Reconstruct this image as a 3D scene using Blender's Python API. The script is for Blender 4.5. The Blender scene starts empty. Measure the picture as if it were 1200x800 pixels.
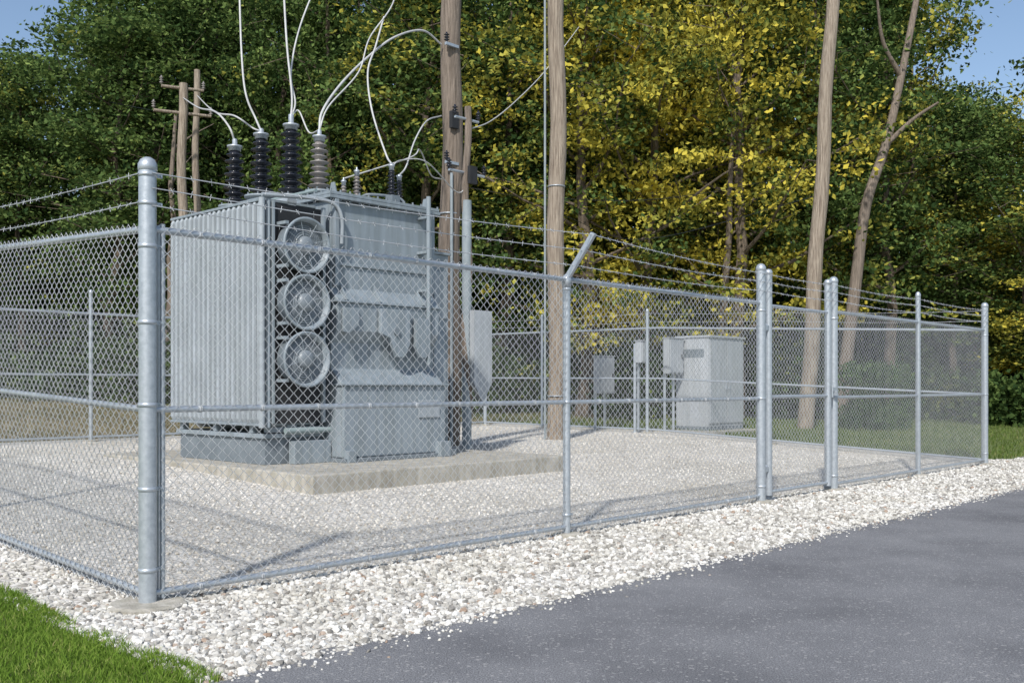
import bpy, bmesh, math, random
import numpy as np
from mathutils import Vector
random.seed(7); rng=np.random.default_rng(7)
S=bpy.context.scene
F=1166.0; HC=1.4; HY=452.0
CX,CY=-2.30,6.28
ANG=math.atan2(0.7296,0.684)
ux,uy=math.cos(ANG),math.sin(ANG)
def L2W(a,b): return (CX+a*ux-b*uy, CY+a*uy+b*ux)
def W2L(x,y):
    dx,dy=x-CX,y-CY
    return (dx*ux+dy*uy, -dx*uy+dy*ux)
BP=[(-400,0),(0,0),(7,.32),(12.5,.36),(29,1.1),(500,1.1)]
def zg(b):
    return np.interp(b,[p[0] for p in BP],[p[1] for p in BP])
def PX(px,py,d):   # measured point -> local coords
    x=(px-600)/F*d; z=HC+(HY-py)/F*d
    a,b=W2L(x,d); return (a,b,z)

# ------------------------------------------------------------ materials
def newmat(name):
    m=bpy.data.materials.new(name); m.use_nodes=True
    nt=m.node_tree; nt.nodes.clear()
    o=nt.nodes.new('ShaderNodeOutputMaterial')
    return m,nt,o
def N(nt,t,**k):
    n=nt.nodes.new(t)
    for q,v in k.items(): setattr(n,q,v)
    return n
def ramp(nt,stops):
    r=nt.nodes.new('ShaderNodeValToRGB'); e=r.color_ramp.elements
    while len(e)>1: e.remove(e[-1])
    e[0].position=stops[0][0]; e[0].color=(*stops[0][1],1)
    for p,c in stops[1:]:
        q=e.new(p); q.color=(*c,1)
    return r
def paint(name,c1,c2,rough=.5,metal=0,scale=3,bump=0.0,bscale=60,coord='Object',stretch=None,spec=.5,streak=0):
    m,nt,o=newmat(name)
    p=N(nt,'ShaderNodeBsdfPrincipled'); p.inputs['Roughness'].default_value=rough; p.inputs['Metallic'].default_value=metal
    p.inputs['Specular IOR Level'].default_value=spec
    tc=N(nt,'ShaderNodeTexCoord'); src=tc.outputs[coord]
    if stretch:
        mp=N(nt,'ShaderNodeMapping'); mp.inputs['Scale'].default_value=stretch
        nt.links.new(src,mp.inputs[0]); src=mp.outputs[0]
    no=N(nt,'ShaderNodeTexNoise'); no.inputs['Scale'].default_value=scale; no.inputs['Detail'].default_value=8; no.inputs['Roughness'].default_value=.65
    nt.links.new(src,no.inputs['Vector'])
    r=ramp(nt,[(.33,c1),(.68,c2)])
    nt.links.new(no.outputs[0],r.inputs[0]); col=r.outputs[0]
    if streak:
        mp=N(nt,'ShaderNodeMapping'); mp.inputs['Scale'].default_value=(9,9,.7); nt.links.new(tc.outputs['Object'],mp.inputs[0])
        n3=N(nt,'ShaderNodeTexNoise'); n3.inputs['Scale'].default_value=1.3; n3.inputs['Detail'].default_value=6
        nt.links.new(mp.outputs[0],n3.inputs['Vector'])
        r3=ramp(nt,[(.42,(1-streak,1-streak,1-streak*1.15)),(.6,(1,1,1))]); nt.links.new(n3.outputs[0],r3.inputs[0])
        mx=N(nt,'ShaderNodeMixRGB',blend_type='MULTIPLY'); mx.inputs[0].default_value=1
        nt.links.new(col,mx.inputs[1]); nt.links.new(r3.outputs[0],mx.inputs[2]); col=mx.outputs[0]
    nt.links.new(col,p.inputs['Base Color'])
    if bump>0:
        n2=N(nt,'ShaderNodeTexNoise'); n2.inputs['Scale'].default_value=bscale; n2.inputs['Detail'].default_value=4
        nt.links.new(src,n2.inputs['Vector'])
        bp=N(nt,'ShaderNodeBump'); bp.inputs['Strength'].default_value=bump; bp.inputs['Distance'].default_value=.02
        nt.links.new(n2.outputs[0],bp.inputs['Height']); nt.links.new(bp.outputs[0],p.inputs['Normal'])
    nt.links.new(p.outputs[0],o.inputs[0])
    return m
GALV=paint('galvanised_steel',(.38,.42,.46),(.52,.56,.60),.42,.5,26,.04,90)
WIRE=paint('galvanised_wire',(.42,.44,.46),(.60,.62,.64),.4,.3,5)
TANK=paint('transformer_paint',(.225,.265,.300),(.285,.330,.365),.42,0,2.2,.05,6,streak=.16)
TANKD=paint('transformer_paint_dark',(.13,.155,.175),(.20,.23,.255),.5,0,3)
RAD=paint('radiator_paint',(.30,.335,.365),(.37,.41,.445),.42,0,2.5,streak=.12)
FANM=paint('fan_housing',(.16,.185,.205),(.215,.245,.27),.38,0,4)
DARK=paint('gap_shade_and_dark_fittings',(.012,.013,.014),(.03,.03,.033),.7)  # near-black: painted gap shade behind fans, own colour of pole boxes and latches
PORC=paint('dark_porcelain',(.012,.014,.02),(.03,.033,.045),.18)
PORC2=paint('grey_porcelain',(.19,.17,.165),(.30,.28,.265),.25)
CONC=paint('concrete',(.36,.335,.29),(.54,.51,.45),.85,0,5,.5,70,streak=.22)
COND=paint('conductor_sheath',(.42,.42,.42),(.56,.56,.55),.5)
POLE=paint('weathered_wood',(.14,.105,.078),(.42,.355,.28),.85,0,6,.9,14,stretch=(6,6,.35))
POLE2=paint('grey_weathered_wood',(.10,.078,.06),(.29,.235,.19),.9,0,6,.9,14,stretch=(6,6,.35))
GPOLE=paint('grey_conduit',(.22,.26,.28),(.32,.36,.38),.5,0,4)
CAB=paint('cabinet_paint',(.36,.385,.41),(.44,.465,.49),.5,0,2,streak=.1)
BARK=paint('bark',(.06,.048,.036),(.20,.155,.115),.95,0,5,.8,18,stretch=(4,4,.7))
TEAL=paint('oxide_green',(.20,.26,.265),(.28,.34,.345),.5)

def leafmat(name,g0,g1,g2,y):
    m,nt,o=newmat(name)
    geo=N(nt,'ShaderNodeNewGeometry'); oi=N(nt,'ShaderNodeObjectInfo')
    sep=N(nt,'ShaderNodeSeparateColor'); nt.links.new(oi.outputs['Color'],sep.inputs[0])
    no=N(nt,'ShaderNodeTexNoise'); no.inputs['Scale'].default_value=.5; no.inputs['Detail'].default_value=3
    nt.links.new(geo.outputs['Position'],no.inputs['Vector'])
    r1=ramp(nt,[(0,g0),(.5,g1),(1,g2)])
    nt.links.new(geo.outputs['Random Per Island'],r1.inputs[0])
    # clump-scale variation of leaf tone; dark leaves and clumps paint in shaded gaps
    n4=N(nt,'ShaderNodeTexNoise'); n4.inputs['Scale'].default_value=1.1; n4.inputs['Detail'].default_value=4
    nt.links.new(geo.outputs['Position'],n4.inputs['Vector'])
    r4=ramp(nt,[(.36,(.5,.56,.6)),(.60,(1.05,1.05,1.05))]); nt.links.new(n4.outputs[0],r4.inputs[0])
    a=N(nt,'ShaderNodeMath',operation='MULTIPLY_ADD'); a.inputs[1].default_value=.42
    nt.links.new(sep.outputs[0],a.inputs[0]); nt.links.new(no.outputs[0],a.inputs[2])
    b=N(nt,'ShaderNodeMath',operation='MULTIPLY_ADD'); b.inputs[1].default_value=.20
    nt.links.new(geo.outputs['Random Per Island'],b.inputs[0]); nt.links.new(a.outputs[0],b.inputs[2])
    c=N(nt,'ShaderNodeMapRange'); c.inputs['From Min'].default_value=.80; c.inputs['From Max'].default_value=1.06
    nt.links.new(b.outputs[0],c.inputs['Value'])
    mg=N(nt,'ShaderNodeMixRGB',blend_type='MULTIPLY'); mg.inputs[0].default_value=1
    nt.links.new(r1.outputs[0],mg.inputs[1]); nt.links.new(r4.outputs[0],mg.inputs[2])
    mx=N(nt,'ShaderNodeMixRGB'); mx.inputs[2].default_value=(*y,1)
    nt.links.new(c.outputs[0],mx.inputs[0]); nt.links.new(mg.outputs[0],mx.inputs[1])
    d=N(nt,'ShaderNodeBsdfDiffuse')
    t=N(nt,'ShaderNodeBsdfTranslucent')
    nt.links.new(mx.outputs[0],d.inputs['Color']); nt.links.new(mx.outputs[0],t.inputs[0])
    ms=N(nt,'ShaderNodeMixShader'); ms.inputs[0].default_value=.30
    nt.links.new(d.outputs[0],ms.inputs[1]); nt.links.new(t.outputs[0],ms.inputs[2]); nt.links.new(ms.outputs[0],o.inputs[0])
    return m
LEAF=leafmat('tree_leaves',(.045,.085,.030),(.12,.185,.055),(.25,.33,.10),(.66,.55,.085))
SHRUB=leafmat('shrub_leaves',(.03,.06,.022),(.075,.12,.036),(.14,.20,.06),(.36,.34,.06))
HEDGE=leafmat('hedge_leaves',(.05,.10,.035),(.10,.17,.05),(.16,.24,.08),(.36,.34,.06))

def islandmat(name,stops,rough=.8,trans=0,patch=None):
    m,nt,o=newmat(name)
    geo=N(nt,'ShaderNodeNewGeometry')
    r=ramp(nt,stops); nt.links.new(geo.outputs['Random Per Island'],r.inputs[0])
    col=r.outputs[0]
    if patch:
        no=N(nt,'ShaderNodeTexNoise'); no.inputs['Scale'].default_value=patch[0]; no.inputs['Detail'].default_value=4
        nt.links.new(geo.outputs['Position'],no.inputs['Vector'])
        rr=ramp(nt,[(.35,patch[1]),(.65,patch[2])]); nt.links.new(no.outputs[0],rr.inputs[0])
        mx=N(nt,'ShaderNodeMixRGB',blend_type='MULTIPLY'); mx.inputs[0].default_value=1
        nt.links.new(col,mx.inputs[1]); nt.links.new(rr.outputs[0],mx.inputs[2]); col=mx.outputs[0]
    p=N(nt,'ShaderNodeBsdfDiffuse')
    nt.links.new(col,p.inputs['Color']); out=p.outputs[0]
    if trans:
        t=N(nt,'ShaderNodeBsdfTranslucent'); nt.links.new(col,t.inputs[0])
        ms=N(nt,'ShaderNodeMixShader'); ms.inputs[0].default_value=trans
        nt.links.new(out,ms.inputs[1]); nt.links.new(t.outputs[0],ms.inputs[2]); out=ms.outputs[0]
    nt.links.new(out,o.inputs[0]); return m
STONE=islandmat('gravel_stone',[(0,(.22,.21,.195)),(.18,(.40,.385,.355)),(.5,(.57,.555,.515)),(.85,(.73,.715,.675)),(.97,(.78,.77,.74)),(.975,(.34,.25,.19)),(1,(.44,.36,.30))],.8,patch=(1.1,(.88,.87,.84),(1,1,1)))
STONE2=islandmat('yard_stone',[(0,(.34,.315,.28)),(.2,(.49,.465,.42)),(.6,(.64,.615,.565)),(1,(.78,.755,.71))],.85,patch=(.6,(.85,.83,.79),(1,1,1)))
BLADE=islandmat('grass_blade',[(0,(.14,.22,.035)),(.5,(.20,.32,.05)),(.9,(.28,.39,.075)),(1,(.40,.39,.15))],.5,trans=.35,patch=(1.2,(.78,.84,.8),(1,1,1)))
MEADOW=islandmat('meadow_blade',[(0,(.09,.135,.035)),(.5,(.15,.21,.055)),(.85,(.22,.27,.085)),(1,(.32,.29,.14))],.5,trans=.3,patch=(.5,(.65,.7,.65),(1,1,1)))
DRY=islandmat('dry_grass_blade',[(0,(.18,.15,.085)),(.5,(.30,.255,.15)),(.8,(.36,.31,.19)),(1,(.17,.18,.08))],.7,trans=.2,patch=(.4,(.6,.65,.55),(1,1,1)))

def gravelmat(name,c1,c2,c3,scale):
    m,nt,o=newmat(name)
    geo=N(nt,'ShaderNodeNewGeometry')
    v=N(nt,'ShaderNodeTexVoronoi'); v.inputs['Scale'].default_value=scale
    nt.links.new(geo.outputs['Position'],v.inputs['Vector'])
    sp=N(nt,'ShaderNodeSeparateColor'); nt.links.new(v.outputs['Color'],sp.inputs[0])
    r=ramp(nt,[(0,c1),(.4,c2),(1,c3)]); nt.links.new(sp.outputs[0],r.inputs[0])
    r2=ramp(nt,[(.4,(1,1,1)),(.8,(.6,.59,.57))]); nt.links.new(v.outputs['Distance'],r2.inputs[0])
    mx=N(nt,'ShaderNodeMixRGB',blend_type='MULTIPLY'); mx.inputs[0].default_value=1
    nt.links.new(r.outputs[0],mx.inputs[1]); nt.links.new(r2.outputs[0],mx.inputs[2])
    no=N(nt,'ShaderNodeTexNoise'); no.inputs['Scale'].default_value=.5; no.inputs['Detail'].default_value=5
    nt.links.new(geo.outputs['Position'],no.inputs['Vector'])
    r3=ramp(nt,[(.35,(.82,.81,.78)),(.65,(1,1,1))]); nt.links.new(no.outputs[0],r3.inputs[0])
    m2=N(nt,'ShaderNodeMixRGB',blend_type='MULTIPLY'); m2.inputs[0].default_value=1
    nt.links.new(mx.outputs[0],m2.inputs[1]); nt.links.new(r3.outputs[0],m2.inputs[2])
    bp=N(nt,'ShaderNodeBump'); bp.invert=True; bp.inputs['Strength'].default_value=.5; bp.inputs['Distance'].default_value=.012
    nt.links.new(v.outputs['Distance'],bp.inputs['Height'])
    p=N(nt,'ShaderNodeBsdfPrincipled'); p.inputs['Roughness'].default_value=.9
    nt.links.new(m2.outputs[0],p.inputs['Base Color']); nt.links.new(bp.outputs[0],p.inputs['Normal'])
    nt.links.new(p.outputs[0],o.inputs[0]); return m
GRAV=gravelmat('gravel_bed',(.38,.36,.33),(.57,.55,.51),(.71,.69,.65),32)
YARD=gravelmat('yard_gravel',(.44,.415,.375),(.65,.62,.57),(.80,.77,.72),30)

def asphaltmat():
    m,nt,o=newmat('asphalt')
    geo=N(nt,'ShaderNodeNewGeometry')
    n1=N(nt,'ShaderNodeTexNoise'); n1.inputs['Scale'].default_value=120; n1.inputs['Detail'].default_value=3
    n2=N(nt,'ShaderNodeTexNoise'); n2.inputs['Scale'].default_value=.8; n2.inputs['Detail'].default_value=8; n2.inputs['Roughness'].default_value=.62
    v=N(nt,'ShaderNodeTexVoronoi'); v.inputs['Scale'].default_value=75
    for q in (n1,n2,v): nt.links.new(geo.outputs['Position'],q.inputs['Vector'])
    r=ramp(nt,[(.3,(.085,.086,.09)),(.5,(.19,.191,.197)),(.7,(.34,.342,.348))]); nt.links.new(n1.outputs[0],r.inputs[0])
    r2=ramp(nt,[(.32,(.62,.62,.64)),(.55,(.96,.96,.97)),(.7,(1.12,1.12,1.12))]); nt.links.new(n2.outputs[0],r2.inputs[0])  # broad mottling: patchy surface tone, also painting in faint dappled tree shade
    mx=N(nt,'ShaderNodeMixRGB',blend_type='MULTIPLY'); mx.inputs[0].default_value=1
    nt.links.new(r.outputs[0],mx.inputs[1]); nt.links.new(r2.outputs[0],mx.inputs[2])
    sp=N(nt,'ShaderNodeSeparateColor'); nt.links.new(v.outputs['Color'],sp.inputs[0])
    g=N(nt,'ShaderNodeMath',operation='GREATER_THAN'); g.inputs[1].default_value=.95; nt.links.new(sp.outputs[0],g.inputs[0])
    m2=N(nt,'ShaderNodeMixRGB'); m2.inputs[2].default_value=(.31,.305,.30,1)
    nt.links.new(g.outputs[0],m2.inputs[0]); nt.links.new(mx.outputs[0],m2.inputs[1])
    bp=N(nt,'ShaderNodeBump'); bp.inputs['Strength'].default_value=.8; bp.inputs['Distance'].default_value=.007
    nt.links.new(n1.outputs[0],bp.inputs['Height'])
    p=N(nt,'ShaderNodeBsdfPrincipled'); p.inputs['Roughness'].default_value=.85
    nt.links.new(m2.outputs[0],p.inputs['Base Color']); nt.links.new(bp.outputs[0],p.inputs['Normal'])
    nt.links.new(p.outputs[0],o.inputs[0]); return m
ASPH=asphaltmat()
def groundmat():
    m,nt,o=newmat('grass_ground')
    geo=N(nt,'ShaderNodeNewGeometry')
    n1=N(nt,'ShaderNodeTexNoise'); n1.inputs['Scale'].default_value=9; n1.inputs['Detail'].default_value=9; n1.inputs['Roughness'].default_value=.75
    nt.links.new(geo.outputs['Position'],n1.inputs['Vector'])
    g=ramp(nt,[(.3,(.07,.10,.03)),(.55,(.14,.18,.05)),(.75,(.22,.25,.09))]); nt.links.new(n1.outputs[0],g.inputs[0])
    d=ramp(nt,[(.3,(.14,.115,.06)),(.55,(.27,.225,.13)),(.75,(.36,.31,.19))]); nt.links.new(n1.outputs[0],d.inputs[0])
    tc=N(nt,'ShaderNodeTexCoord'); sx=N(nt,'ShaderNodeSeparateXYZ'); nt.links.new(tc.outputs['Object'],sx.inputs[0])
    mr=N(nt,'ShaderNodeMapRange'); mr.inputs['From Min'].default_value=9.5; mr.inputs['From Max'].default_value=13.5
    nt.links.new(sx.outputs[1],mr.inputs['Value'])
    mx=N(nt,'ShaderNodeMixRGB'); nt.links.new(mr.outputs[0],mx.inputs[0]); nt.links.new(g.outputs[0],mx.inputs[1]); nt.links.new(d.outputs[0],mx.inputs[2])
    bp=N(nt,'ShaderNodeBump'); bp.inputs['Strength'].default_value=.8; bp.inputs['Distance'].default_value=.05
    nt.links.new(n1.outputs[0],bp.inputs['Height'])
    p=N(nt,'ShaderNodeBsdfPrincipled'); p.inputs['Roughness'].default_value=.9
    nt.links.new(mx.outputs[0],p.inputs['Base Color']); nt.links.new(bp.outputs[0],p.inputs['Normal'])
    nt.links.new(p.outputs[0],o.inputs[0]); return m
GROUND=groundmat()

# ------------------------------------------------------------ builders
def npmesh(name,V,Fc,mats,local=True,smooth=False,mi=None,loc=(0,0,0)):
    V=np.asarray(V,dtype=np.float32).reshape(-1,3); Fc=np.asarray(Fc,dtype=np.int32); k=Fc.shape[1]
    me=bpy.data.meshes.new(name)
    me.vertices.add(len(V)); me.vertices.foreach_set('co',V.ravel())
    me.loops.add(Fc.size); me.loops.foreach_set('vertex_index',Fc.ravel())
    me.polygons.add(len(Fc)); me.polygons.foreach_set('loop_start',np.arange(0,Fc.size,k,dtype=np.int32))
    for m in mats: me.materials.append(m)
    if mi is not None: me.polygons.foreach_set('material_index',np.asarray(mi,dtype=np.int32))
    me.polygons.foreach_set('use_smooth',np.full(len(Fc),smooth))
    me.update(calc_edges=True)
    ob=bpy.data.objects.new(name,me); S.collection.objects.link(ob)
    if local:
        x,y=L2W(loc[0],loc[1]); ob.location=(x,y,loc[2]); ob.rotation_euler=(0,0,ANG)
    return ob

class MB:
    def __init__(s): s.v=[]; s.f=[]; s.m=[]; s.s=[]; s.mats=[]
    def mat(s,m):
        if m not in s.mats: s.mats.append(m)
        return s.mats.index(m)
    def add(s,vs,fs,m,sm=False):
        o=len(s.v); s.v+= [tuple(v) for v in vs]; i=s.mat(m)
        for f in fs: s.f.append([o+q for q in f]); s.m.append(i); s.s.append(sm)
    def box(s,a0,a1,b0,b1,z0,z1,m):
        vs=[(a0,b0,z0),(a1,b0,z0),(a1,b1,z0),(a0,b1,z0),(a0,b0,z1),(a1,b0,z1),(a1,b1,z1),(a0,b1,z1)]
        s.add(vs,[(0,3,2,1),(4,5,6,7),(0,1,5,4),(1,2,6,5),(2,3,7,6),(3,0,4,7)],m)
    def prism(s,poly,a0,a1,m):   # poly in (b,z)
        n=len(poly)
        vs=[(a0,p[0],p[1]) for p in poly]+[(a1,p[0],p[1]) for p in poly]
        fs=[tuple(range(n-1,-1,-1)),tuple(range(n,2*n))]+[(i,(i+1)%n,n+(i+1)%n,n+i) for i in range(n)]
        s.add(vs,fs,m)
    def prismb(s,poly,b0,b1,m):   # poly in (a,z)
        n=len(poly)
        vs=[(p[0],b0,p[1]) for p in poly]+[(p[0],b1,p[1]) for p in poly]
        fs=[tuple(range(n)),tuple(range(2*n-1,n-1,-1))]+[(i,n+i,n+(i+1)%n,(i+1)%n) for i in range(n)]
        s.add(vs,fs,m)
    def tube(s,pts,r,m,n=10,caps=True,closed=False):
        pts=[Vector(p) for p in pts]; K=len(pts)
        rs=r if isinstance(r,(list,tuple)) else [r]*K
        vs=[]; prev=None
        for i,p in enumerate(pts):
            if closed: d=(pts[(i+1)%K]-pts[i-1])
            else: d=(pts[min(i+1,K-1)]-pts[max(i-1,0)])
            d.normalize()
            if prev is None:
                q=Vector((0,0,1)) if abs(d.z)<.9 else Vector((1,0,0))
                x=d.cross(q).normalized()
            else:
                x=(prev-d*prev.dot(d)).normalized()
            prev=x; y=d.cross(x)
            for j in range(n):
                t=2*math.pi*j/n
                vs.append(p+(x*math.cos(t)+y*math.sin(t))*rs[i])
        fs=[]
        for i in range(K if closed else K-1):
            i2=(i+1)%K
            for j in range(n):
                fs.append((i*n+j,i*n+(j+1)%n,i2*n+(j+1)%n,i2*n+j))
        s.add(vs,fs,m,True)
        if caps and not closed:
            s.add(vs[:n],[tuple(range(n-1,-1,-1))],m); s.add(vs[-n:],[tuple(range(n))],m)
    def lathe(s,c,axis,prof,m,n=20,sm=True):
        c=Vector(c); ax=Vector(axis).normalized()
        q=Vector((0,0,1)) if abs(ax.z)<.9 else Vector((1,0,0))
        x=ax.cross(q).normalized(); y=ax.cross(x)
        vs=[];
        for r,h in prof:
            for j in range(n):
                t=2*math.pi*j/n
                vs.append(c+ax*h+(x*math.cos(t)+y*math.sin(t))*max(r,.0005))
        fs=[(i*n+j,i*n+(j+1)%n,(i+1)*n+(j+1)%n,(i+1)*n+j) for i in range(len(prof)-1) for j in range(n)]
        fs+=[tuple(range(n-1,-1,-1)),tuple(range((len(prof)-1)*n,len(prof)*n))]
        s.add(vs,fs,m,sm)
    def cyl(s,p0,p1,r,m,n=12): s.tube([p0,p1],r,m,n)
    def done(s,name,org,bevel=0,parent=None):
        me=bpy.data.meshes.new(name)
        me.from_pydata([(v[0]-org[0],v[1]-org[1],v[2]-org[2]) for v in s.v],[],s.f)
        for m in s.mats: me.materials.append(m)
        me.polygons.foreach_set('material_index',s.m); me.polygons.foreach_set('use_smooth',s.s)
        bm=bmesh.new(); bm.from_mesh(me); bmesh.ops.recalc_face_normals(bm,faces=bm.faces); bm.to_mesh(me); bm.free()
        me.update()
        ob=bpy.data.objects.new(name,me); S.collection.objects.link(ob)
        x,y=L2W(org[0],org[1])
        if parent: 
            ob.parent=parent['o']; po=parent['org']; ob.location=(org[0]-po[0],org[1]-po[1],org[2]-po[2])
        else:
            ob.location=(x,y,org[2]); ob.rotation_euler=(0,0,ANG)
        if bevel:
            b=ob.modifiers.new('bevel','BEVEL'); b.width=bevel; b.segments=2; b.limit_method='ANGLE'; b.angle_limit=math.radians(50)
        return ob
def empty(name,org):
    o=bpy.data.objects.new(name,None); S.collection.objects.link(o)
    x,y=L2W(org[0],org[1]); o.location=(x,y,org[2]); o.rotation_euler=(0,0,ANG)
    return {'o':o,'org':org}
def spline(pts,k=8):
    P=[Vector(p) for p in pts]; P=[P[0]*2-P[1]]+P+[P[-1]*2-P[-2]]; out=[]
    for i in range(1,len(P)-2):
        for j in range(k):
            t=j/k; a,b,c,d=P[i-1],P[i],P[i+1],P[i+2]
            out.append(.5*((2*b)+(c-a)*t+(2*a-5*b+4*c-d)*t*t+(3*b-a-3*c+d)*t**3))
    out.append(P[-2]); return out

# ------------------------------------------------------------ ground sheets
def sheet(name,alist,blist,mat,dz,edge=None):
    V=[];Fc=[]
    for i,a in enumerate(alist):
        for j,b in enumerate(blist):
            aa,bb=a,b
            if edge: aa,bb=edge(a,b)
            V.append((aa,bb,float(zg(b))+dz))
    nb=len(blist)
    for i in range(len(alist)-1):
        for j in range(nb-1):
            Fc.append((i*nb+j,(i+1)*nb+j,(i+1)*nb+j+1,i*nb+j+1))
    return npmesh(name,V,Fc,[mat])
sheet('ground',[-400,-100,-20,0,20,60,150,450],[-400,-60,-12,0,7,12.5,29,100,500],GROUND,0)
def wob(a,b): return .05*math.sin(a*2.1)+.035*math.sin(a*5.3+1)+.02*math.sin(a*13.7)
def redge(a,b): return (a,b+(wob(a,b) if b>-2 else 0))
sheet('road',list(np.arange(-60,90,.25)),[-13,-6,-1.68],ASPH,.008,redge)
sheet('gravel',list(np.arange(-.62,16.9,.5))+[16.9],[-1.78,-.9,0,3.5,7,10,12.5,12.9],YARD,.004)
sheet('gravel_path',list(np.arange(16.9,75,.5)),[-1.78,-.9,0],GRAV,.004)

# stones -------------------------------------------------------
def ico(sub):
    bm=bmesh.new(); bmesh.ops.create_icosphere(bm,subdivisions=sub,radius=1)
    v=np.array([x.co[:] for x in bm.verts]); f=np.array([[q.index for q in x.verts] for x in bm.faces]); bm.free(); return v,f
def stones(name,A,B,size,sub,mat,lift=.0,smooth=False):
    n=len(A); v,f=ico(sub); K=len(v)
    sc=size[:,None,None]*rng.uniform(.55,1.2,(n,1,3))
    jit=1+rng.normal(0,.14,(n,K,1))
    V=v[None]*jit*sc
    V[:,:,2]*=.75
    th=rng.uniform(0,6.28,n); c,s_=np.cos(th)[:,None],np.sin(th)[:,None]
    tl=rng.normal(0,.35,n); ct,st=np.cos(tl)[:,None],np.sin(tl)[:,None]
    X,Y,Z=V[:,:,0],V[:,:,1],V[:,:,2]
    Y,Z=Y*ct-Z*st,Y*st+Z*ct
    X,Y=X*c-Y*s_,X*s_+Y*c
    z0=zg(B)+size*rng.uniform(.0,.55,n)+lift
    V=np.stack([X+A[:,None],Y+B[:,None],Z+z0[:,None]],-1)
    Fc=(f[None]+(np.arange(n)*K)[:,None,None]).reshape(-1,3)
    return npmesh(name,V,Fc,[mat],smooth=smooth)
n=22000
A=-.6+rng.random(n)**1.45*11.5; B=rng.uniform(-1.74,.15,n); sz_=.010+.018*rng.random(n)**1.6
k=A<3.5
stones('gravel_stones',A[k],B[k],sz_[k],2,STONE)
stones('gravel_stones',A[~k],B[~k],sz_[~k]*1.1,1,STONE)
n=16000
A=rng.uniform(8,34,n); B=rng.uniform(-1.74,.2,n); k=(B<.05)|(A<17)
stones('gravel_stones',A[k],B[k],rng.uniform(.014,.032,k.sum()),1,STONE,smooth=True)
n=5000
A=rng.uniform(-.62,0.1,n); B=rng.uniform(-1.7,9,n)
stones('gravel_stones',A,B,rng.uniform(.011,.027,n),1,STONE)
n=1800
A=rng.uniform(-.5,14,n); B=-1.68-np.abs(rng.normal(0,.10,n))
stones('gravel_stones',A,B,rng.uniform(.005,.017,n),1,STONE,.006,smooth=True)
n=36000
A=rng.random(n)**1.2*15.6; B=.1+rng.random(n)**1.4*12
k=~((A>3.7)&(A<8.15)&(B>3.45)&(B<8.7))
stones('yard_gravel_stones',A[k],B[k],rng.uniform(.009,.021,k.sum()),1,STONE2,smooth=True)

# grass --------------------------------------------------------
def blades(name,A,B,h,w,mat,lean=.35):
    n=len(A); th=rng.uniform(0,6.28,n); hh=h*rng.uniform(.5,1.25,n); ww=w*rng.uniform(.6,1.3,n)
    lx=rng.normal(0,lean,n)*hh; ly=rng.normal(0,lean,n)*hh
    z=zg(B); dx,dy=np.cos(th)*ww,np.sin(th)*ww
    p0=np.stack([A-dx,B-dy,z-.005],-1); p1=np.stack([A+dx,B+dy,z-.005],-1)
    m0=np.stack([A-dx*.7+lx*.4,B-dy*.7+ly*.4,z+hh*.6],-1); m1=np.stack([A+dx*.7+lx*.4,B+dy*.7+ly*.4,z+hh*.6],-1)
    t=np.stack([A+lx,B+ly,z+hh*.95],-1); t2=t+np.stack([dx*.15,dy*.15,0*dx],-1)
    V=np.stack([p0,p1,m1,m0,t2,t],1)
    o=(np.arange(n)*6)[:,None]
    Fc=np.concatenate([o+np.array([[0,1,2,3]]),o+np.array([[3,2,4,5]])])
    return npmesh(name,V,Fc,[mat])
n=85000
A=-.5-rng.random(n)**1.3*2.9; B=rng.uniform(-1.75,3.0,n)
edge=-.52+.07*np.sin(B*3.1)+.05*np.sin(B*9+1)+rng.normal(0,.04,n)
k=A<edge
blades('grass',A[k],B[k],.052,.0034,BLADE,.5)
n=20000
A=rng.uniform(-14,-.6,n); B=rng.uniform(2,12,n)
blades('grass',A,B,.07,.008,BLADE)
n=45000
A=17+rng.random(n)**1.3*26; B=.1+rng.random(n)*16
blades('grass',A,B,.085,.011,MEADOW)
n=50000
A=rng.uniform(-6,26,n); B=13+rng.random(n)*17
blades('dry_grass',A,B,.10,.013,DRY)

# ------------------------------------------------------------ fence
ZT=2.39; ZM=1.25; ZB=.09
def chain(name,p0,p1,zlo,zhi,par,r=.0027):
    p0=np.array(p0,float); p1=np.array(p1,float); L=np.linalg.norm(p1-p0); e=(p1-p0)/L; nn=np.array([-e[1],e[0]])
    s=.040; dz=.0375; NW=int(L/s); K=int((zhi-zlo)/dz)+1
    I,Kk=np.meshgrid(np.arange(NW),np.arange(K),indexing='ij')
    par_=(I+Kk)%2
    dist=(I+par_)*s*(L/(NW*s+s)); zz=zlo+Kk*dz
    off=np.where(par_==1,.003,-.003)
    off=off+.008*np.sin(dist*1.9)*np.sin(zz*2.2)
    zz=zz+.006*np.sin(dist*1.3)
    rings=[]
    for an in (90,210,330):
        on=math.sin(math.radians(an))*r; os=math.cos(math.radians(an))*r*1.35
        a=p0[0]+e[0]*(dist+os)+nn[0]*(off+on); b=p0[1]+e[1]*(dist+os)+nn[1]*(off+on)
        z=zz+zg(b); rings.append(np.stack([a,b,z],-1))
    V=np.stack(rings,2).reshape(-1,3)
    base=(np.arange(NW)[:,None]*K+np.arange(K-1)[None]).reshape(-1)*3
    Fc=np.concatenate([np.stack([base+j,base+(j+1)%3,base+3+(j+1)%3,base+3+j],-1) for j in range(3)])
    o=npmesh(name,V-np.array([par['org']]),Fc,[WIRE],local=False,smooth=True)
    o.parent=par['o']; return o
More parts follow.
